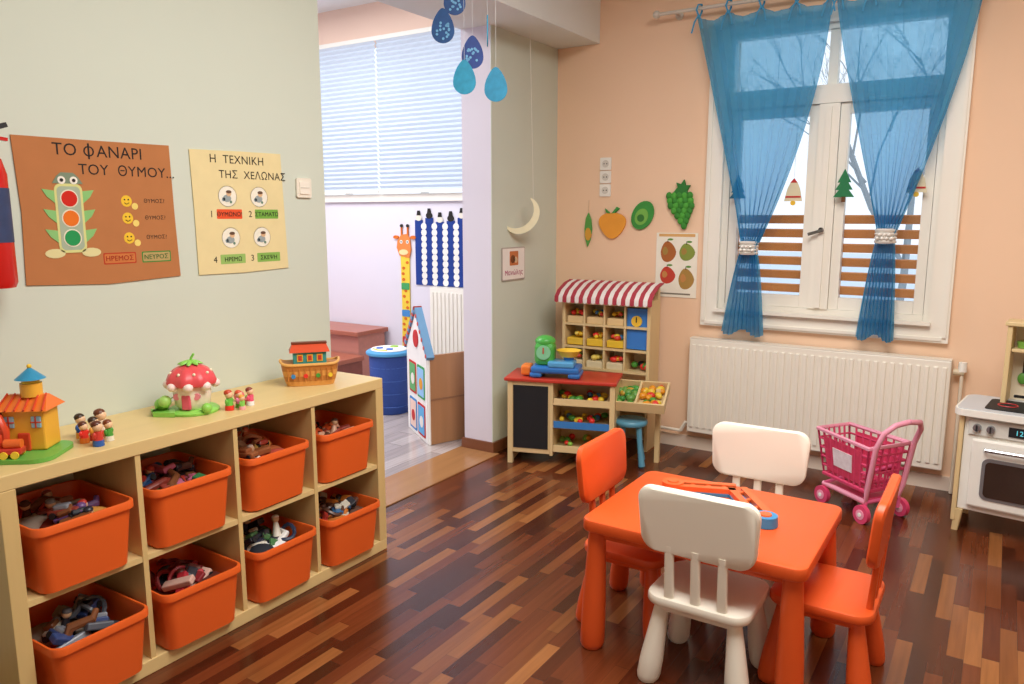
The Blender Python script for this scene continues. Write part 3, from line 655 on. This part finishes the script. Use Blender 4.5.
for i in range(4): b.loft([hull(zs[i][1],zs[i][2],zs[i][0]),hull(zs[i+1][1],zs[i+1][2],zs[i+1][0])],HW if i%2==0 else HW2)
b.tube([(p[0],p[1],p[2]+.003) for p in hull(1.07,1.03,.088)],.006,wood('e8b060','x'),6,closed=True)
for i in range(9): b.box((-.09+i*.0225,-.0555,.05),(.005,.006,.05),HW2)
for x in (-.07,-.02,.03,.08): b.cyl((x,-.058,.045),.009,.009,.006,mat(['3a8ac8','e8342a','4a9a3a','f4d23a'][int((x+.07)/.05+.1)],.4),rot=(pi/2,0,0))
b.box((0,0,.115),(.135,.08,.06),mat('3f9a94',.45),bev=.003)
b.loft([[(-.082,-.05,.142),(.082,-.05,.142),(.082,.05,.142),(-.082,.05,.142)],[(-.07,-.012,.172),(.07,-.012,.172),(.07,.012,.172),(-.07,.012,.172)]],mat('d8502a',.4,.06),smooth=False)
b.box((0,0,.176),(.145,.03,.008),mat('7a3a22',.4))
for x in (-.04,0,.04): b.box((x,-.041,.118),(.024,.003,.030),mat('f4b23a',.4)); b.box((x,-.0425,.118),(.015,.002,.020),mat('c83a2a',.5))
b.done()
b=B('toy_strawberry_house',TM((-2.45,1.66,ZT),(0,0,math.radians(35)))); SP=mat('e8545a',.35,.06); GL=mat('8fd45a',.35,.05)
b.lathe([(0,0),(.09,0),(.092,.008),(.085,.014),(0,.014)],GL); b.lathe([(.045,.012),(.060,.03),(.066,.07),(.060,.10),(0,.10)],mat('f8ecd8',.4))
n=40; L=[]
for r,z in ((.064,.096),(.082,.104),(.086,.116),(.078,.136),(.060,.156),(.036,.170),(.012,.178)):
    L.append([(r*(1+.06*math.cos(i/n*2*pi*8))*math.cos(2*pi*i/n),r*(1+.06*math.cos(i/n*2*pi*8))*math.sin(2*pi*i/n),z) for i in range(n)])
b.loft(L,SP)
for i in range(8):
    a=i*pi/4+.2; b.sph((.080*math.cos(a),.080*math.sin(a),.102),.018,mat('fae4dc',.4),sc=(1,1,.9),n=10)
    b.sph((.068*math.cos(a+.3),.068*math.sin(a+.3),.146),.006,mat('faf0d0',.4),n=8)
    b.sph((.02*math.cos(a),.02*math.sin(a),.182),.016,GL,sc=(1.6,.6,.35),rot=(0,.3,a),n=8)
b.tube([(0,0,.18),(.004,0,.197),(.014,0,.212)],.005,GL,6)
b.box((.0,-.060,.045),(.032,.014,.055),mat('e05a70',.4),bev=.005); b.cyl((.035,-.052,.065),.012,.012,.012,mat('f090a0',.3),rot=(pi/2,0,0)); b.cyl((-.035,-.052,.065),.012,.012,.012,mat('f090a0',.3),rot=(pi/2,0,0))
b.prism([(-.14,-.03),(-.11,-.085),(-.03,-.095),(-.05,-.04)],.016,GL); b.loft([[(-.05,-.055,.065),(-.05,-.02,.065),(-.055,-.02,.058),(-.055,-.055,.058)],[(-.12,-.085,.018),(-.12,-.045,.018),(-.13,-.045,.012),(-.13,-.085,.012)]],mat('8ad05a',.35),smooth=False)
b.sph((-.10,-.03,.03),.026,GL,sc=(1,.7,1)); b.sph((-.075,-.06,.05),.022,mat('a8dc70',.4)); b.sph((.07,-.06,.025),.018,GL)
b.done()
b=B('toy_doll_figures',TM((-2.35,1.74,ZT),(0,0,.3)))
fig(b,0,0,'6fc04a','e8342a','c84a2a',1.1); fig(b,.01,.045,'f08ab0','6fc04a','d8502a',.95); fig(b,.03,.085,'e85a7a','f2f2f2','8a3a2a',1.0); fig(b,.04,.02,'8ad05a','f6b0b8','e8a03a',.8); b.cyl((.0,.11,.008),.018,.022,.016,plastic('e8505a')); b.sph((-.05,.13,.02),.02,plastic('e86a7a')); b.sph((-.02,.145,.012),.012,plastic('6fc04a')); b.done()
b=B('toy_playhouse',TM((-2.44,1.075,ZT),(0,0,math.radians(38)))); PY=mat('f4b83e',.35,.05); PR=mat('d84a2a',.35,.05); PB=mat('2f8fb8',.35,.04); PO=mat('ee7a2c',.35,.05)
b.prism(rrect(.27,.20,.05,6,-.01,-.02),.012,mat('6ab04a',.4)); b.box((.02,.02,.075),(.12,.09,.125),PY,bev=.006)
for x in (-.018,.058): b.box((x,-.027,.10),(.028,.006,.035),mat('9ac8e0',.3),bev=.003); b.box((x,-.03,.10),(.03,.003,.004),PR); b.box((x,-.03,.10),(.004,.003,.036),PR)
b.box((.02,-.027,.04),(.034,.008,.055),PR,bev=.004)
b.loft([[(-.055,-.04,.135),(.095,-.04,.135),(.095,.08,.135),(-.055,.08,.135)],[(-.035,.012,.175),(.075,.012,.175),(.075,.028,.175),(-.035,.028,.175)]],PO,smooth=False)
for i in range(6): b.tube([(-.045+i*.026,-.042,.139),(-.035+i*.022,.012,.179)],.003,PR,5)
b.cyl((.03,.02,.19),.03,.03,.04,PY); b.cyl((.03,.02,.215),.024,.024,.02,mat('f4d23a',.35)); b.cyl((.03,.02,.24),.042,.002,.035,PB); b.sph((.03,.02,.26),.007,YL)
for k_,sx in enumerate((-.100,-.055)):
    b.tube([(sx-.03,-.05,.01),(sx-.035,-.05,.08),(sx-.02,-.05,.12),(sx,-.05,.13),(sx+.02,-.05,.12),(sx+.035,-.05,.08),(sx+.03,-.05,.01)],.013,PR if k_ else PO,8)
b.box((-.085,.015,.06),(.07,.07,.10),PR,bev=.01); b.loft([[(-.13,-.03,.108),(-.04,-.03,.108),(-.04,.06,.108),(-.13,.06,.108)],[(-.095,.0,.16),(-.075,.0,.16),(-.075,.02,.16),(-.095,.02,.16)]],PR,smooth=False)
b.T=TM((-.0,-.088,.012),(0,0,.1))
b.box((0,0,.02),(.09,.04,.018),plastic('c83a2e'),bev=.004); b.cyl((.02,0,.04),.014,.014,.045,plastic('e86a2a'),rot=(0,pi/2,0)); b.box((-.028,0,.045),(.03,.036,.04),plastic('d84a2a'),bev=.004)
for x in (-.03,0,.03):
    for s_ in (-1,1): b.cyl((x,s_*.022,.011),.011,.011,.006,plastic('f4d23a'),rot=(pi/2,0,0),n=12)
b.T=Matrix(); b.done()
b=B('toy_people_figures',TM((-2.345,1.235,ZT),(0,0,.4)))
for (x,y,c1,c2,h,s_) in ((.025,-.01,'c83a2e','2f5fae','5a2a1a',1.15),(.02,.045,'4a9a3a','e8e2d2','7a3a1a',1.0),(-.03,.045,'e8a03a','c83a2e','3a2a1a',1.1),(-.04,.01,'e8342a','e07a2a','5a2a1a',1.0),(-.04,.09,'e8d8c0','c83a2e','6a3a22',1.3),(-.09,.06,'2f5fae','e8a03a','3a2a1a',1.15)): fig(b,x,y,c1,c2,h,s_)
b.done()

# ------------------------------------------------------------ side-room items
e=empty('toy_dollhouse',Matrix())
ang=math.atan2(4.12-3.81,-3.56+3.107)
T0=TM((-3.107,3.81,0),(0,0,ang))@Matrix(((1,0,0,0),(0,0,1,0),(0,1,0,0),(0,0,0,1)))
b=B('front_panel',T0); Lp=.48
b.prism([(0,.003),(Lp,.003),(Lp,.60),(Lp/2,.86),(0,.60)],.03,paper('f4f0ea'),z0=-.03)
RB=mat('6a98bc',.5,.1); 
for s_ in (0,1):
    a0=(-.03,.575) if s_==0 else (Lp+.03,.575); a1=(Lp/2,.872)
    d=Vector((a1[0]-a0[0],a1[1]-a0[1])); nrm=Vector((-d.y,d.x)).normalized()*.03*(1 if s_==0 else -1)
    q=[a0,a1,(a1[0]+nrm.x,a1[1]+nrm.y),(a0[0]+nrm.x,a0[1]+nrm.y)]
    b.prism(q,.05,RB,z0=-.04)
for i in range(7):
    for s_ in (0,1):
        t=i/6; x=-.02+(Lp/2+.02)*t; x=x if s_==0 else Lp-x; b.prism(circ(.014,10,x,.60+.285*t),.056,mat('d04a3a',.5),z0=-.043)
for zz,side in ((.002,1),(-.034,-1)):
    for i,(x,y) in enumerate(((.06,.08),(.26,.08),(.06,.34),(.26,.34))):
        b.prism(rrect(.17,.22,.01,3,x+.07,y+.06),.004,paper(['c83a3a','4a8ac8','4aa060','c83a3a'][i]),z0=zz-.002)
        b.prism(rrect(.14,.19,.01,3,x+.07,y+.06),.008,paper(['6ab0e0','f0d0c0','9ac8f0','6ab070'][i]),z0=zz-.004); b.prism(circ(.04,12,x+.06,y+.05),.012,paper(['f0e8e0','c83a3a','e8a03a','f0e8e0'][i]),z0=zz-.006)
b.prism(circ(.06,20,Lp/2,.68),.012,paper('c83a3a'),z0=-.006); b.prism(circ(.06,20,Lp/2,.68),.012,paper('c83a3a'),z0=-.036)
b.done(e)
b=B('side_panel',TM((-3.095,3.82,0),(0,0,math.atan2(.42,.16))))
bx(b,0,.42,-.012,.012,.003,.60,wood('b08058','z',.5)); bx(b,-.01,-.001,-.015,.015,.003,.61,WH); bx(b,.0,.42,-.016,.014,.30,.312,wood('9a7050','x')); b.done(e)
b=B('laundry_basket',TM((-3.92,4.36,0))); NV=mat('2a4a94',.6,.15,60)
b.lathe([(0,0),(.14,0),(.145,.01),(.155,.44),(.15,.45),(.148,.44),(.138,.012),(0,.012)],NV)
for z in (.06,.16,.26,.36): b.tube([((.146+.01*z)*math.cos(a)*1.01,(.146+.01*z)*math.sin(a)*1.01,z) for a in [2*pi*i/28 for i in range(28)]],.003,mat('3a62b0',.5),5,closed=True)
b.lathe([(0,.452),(.172,.452),(.178,.46),(.176,.475),(.16,.485),(0,.49)],mat('4a98c8',.5)); b.lathe([(0,.49),(.14,.488),(.135,.495),(0,.498)],WH)
for sx in (-.05,.05): b.cyl((sx,-.05,.498),.03,.025,.012,mat('3a6ac0',.5)); 
b.cyl((0,.06,.498),.035,.03,.012,mat('9ac84a',.5))
b.tube([(-.07,-.10,.497),(0,-.125,.497),(.07,-.10,.497)],.006,YL); b.done()
b=B('giraffe_height_chart',wb(-4.45,0,5.195)); GY=paper('f0cf4a'); GO=paper('d8702a')
b.prism([(-.055,.30),(.055,.30),(.045,.7),(.05,1.15),(-.05,1.15),(-.045,.7)],.008,GY)
rnd=random.Random(4)
for i in range(16): b.prism(circ(.014,8,rnd.uniform(-.03,.03),.34+i*.05,1.3,1),.010,GO)
b.prism([(-.09,1.22),(-.06,1.15),(.05,1.13),(.07,1.2),(.06,1.30),(.03,1.34),(-.04,1.33),(-.08,1.28)],.012,paper('e88a4a'))
for sx in (-.035,.035): b.prism(rrect(.014,.08,.005,3,sx,1.36),.010,GO); b.prism(circ(.014,10,sx,1.41),.012,INK); b.prism(circ(.016,12,sx,1.27),.014,WH); b.prism(circ(.007,8,sx,1.27),.016,INK)
b.prism(circ(.02,10,-.10,1.31,1.6,.8),.01,GO); b.prism(circ(.02,10,.095,1.31,1.6,.8),.01,GO); b.prism(circ(.035,14,-.01,1.18,1.5,.7),.015,paper('f4dca0'))
for i,c in enumerate(('c83a3a','4a8ac8','4aa060')): b.prism(rrect(.09,.06,.01,3,.0,.40+i*.24),.012,paper(c))
b.done()
b=B('winter_paper_cutouts',wb(-4.33,.9,5.195)); NB=paper('27408a')
for i in range(8):
    x=.04+i*.115; h=.56+.02*math.sin(i*2)
    b.prism(rrect(.085,h,.004,2,x,h/2),.004,NB)
    for j in range(10): b.prism(circ(.03,12,x+.057,.03+j*.053),.007,WH)
    b.prism(circ(.034,12,x,h+.02,1,.8),.006,INK if i%2 else paper('e8e0d0')); b.prism([(x-.02,h+.04),(x+.02,h+.04),(x+.012,h+.08),(x-.012,h+.08)],.008,INK)
b.done()
b=B('wooden_step'); RB2=wood('a8604a','x',.35)
bx(b,-6.2,-4.66,4.78,5.18,.46,.50,RB2,.005); bx(b,-6.18,-4.69,4.82,5.16,.0,.46,wood('c08070','x',.4))
bx(b,-6.2,-4.60,4.46,4.80,.26,.30,RB2,.005); bx(b,-6.18,-4.63,4.50,4.80,.0,.26,wood('8a4a3c','x',.4))
b.done()

# ------------------------------------------------------------ light
w=D.worlds.new('World'); SC.world=w; w.use_nodes=True; nt=w.node_tree; bg=nt.nodes['Background']
tc=nt.nodes.new('ShaderNodeTexCoord'); sp=nt.nodes.new('ShaderNodeSeparateXYZ'); cr=nt.nodes.new('ShaderNodeValToRGB')
nt.links.new(tc.outputs['Generated'],sp.inputs[0]); nt.links.new(sp.outputs['Z'],cr.inputs[0]); nt.links.new(cr.outputs[0],bg.inputs[0])
cr.color_ramp.elements[0].color=(.84,.91,1,1); cr.color_ramp.elements[1].color=(.68,.84,1,1); bg.inputs[1].default_value=1.3
def area(name,loc,rot,sx,sy,en,col=(1,1,1)):
    l=D.lights.new(name,'AREA'); l.shape='RECTANGLE'; l.size=sx; l.size_y=sy; l.energy=en; l.color=col
    o=D.objects.new(name,l); SC.collection.objects.link(o); o.location=loc; o.rotation_euler=rot; return o
area('fill_light',(-.4,1.9,3.06),(0,0,0),1.6,2.2,122,(1,.98,.94))  # unseen soft fill added below the ceiling to brighten the room
area('fill_light_side_room',(-4.8,3.2,3.25),(0,0,0),2.2,2.2,125,(.95,.97,1))  # added fill, out of view, that keeps the side room bright

cam=D.cameras.new('camera'); co=D.objects.new('camera',cam); SC.collection.objects.link(co)
cam.sensor_width=36; cam.lens=26.9; co.location=(0,0,1.5); co.rotation_euler=(math.radians(80.6),0,math.radians(32.7)); cam.clip_start=.05
SC.camera=co
try:
    SC.view_settings.view_transform='Standard'; SC.view_settings.exposure=.0
except Exception as ex: print(ex)
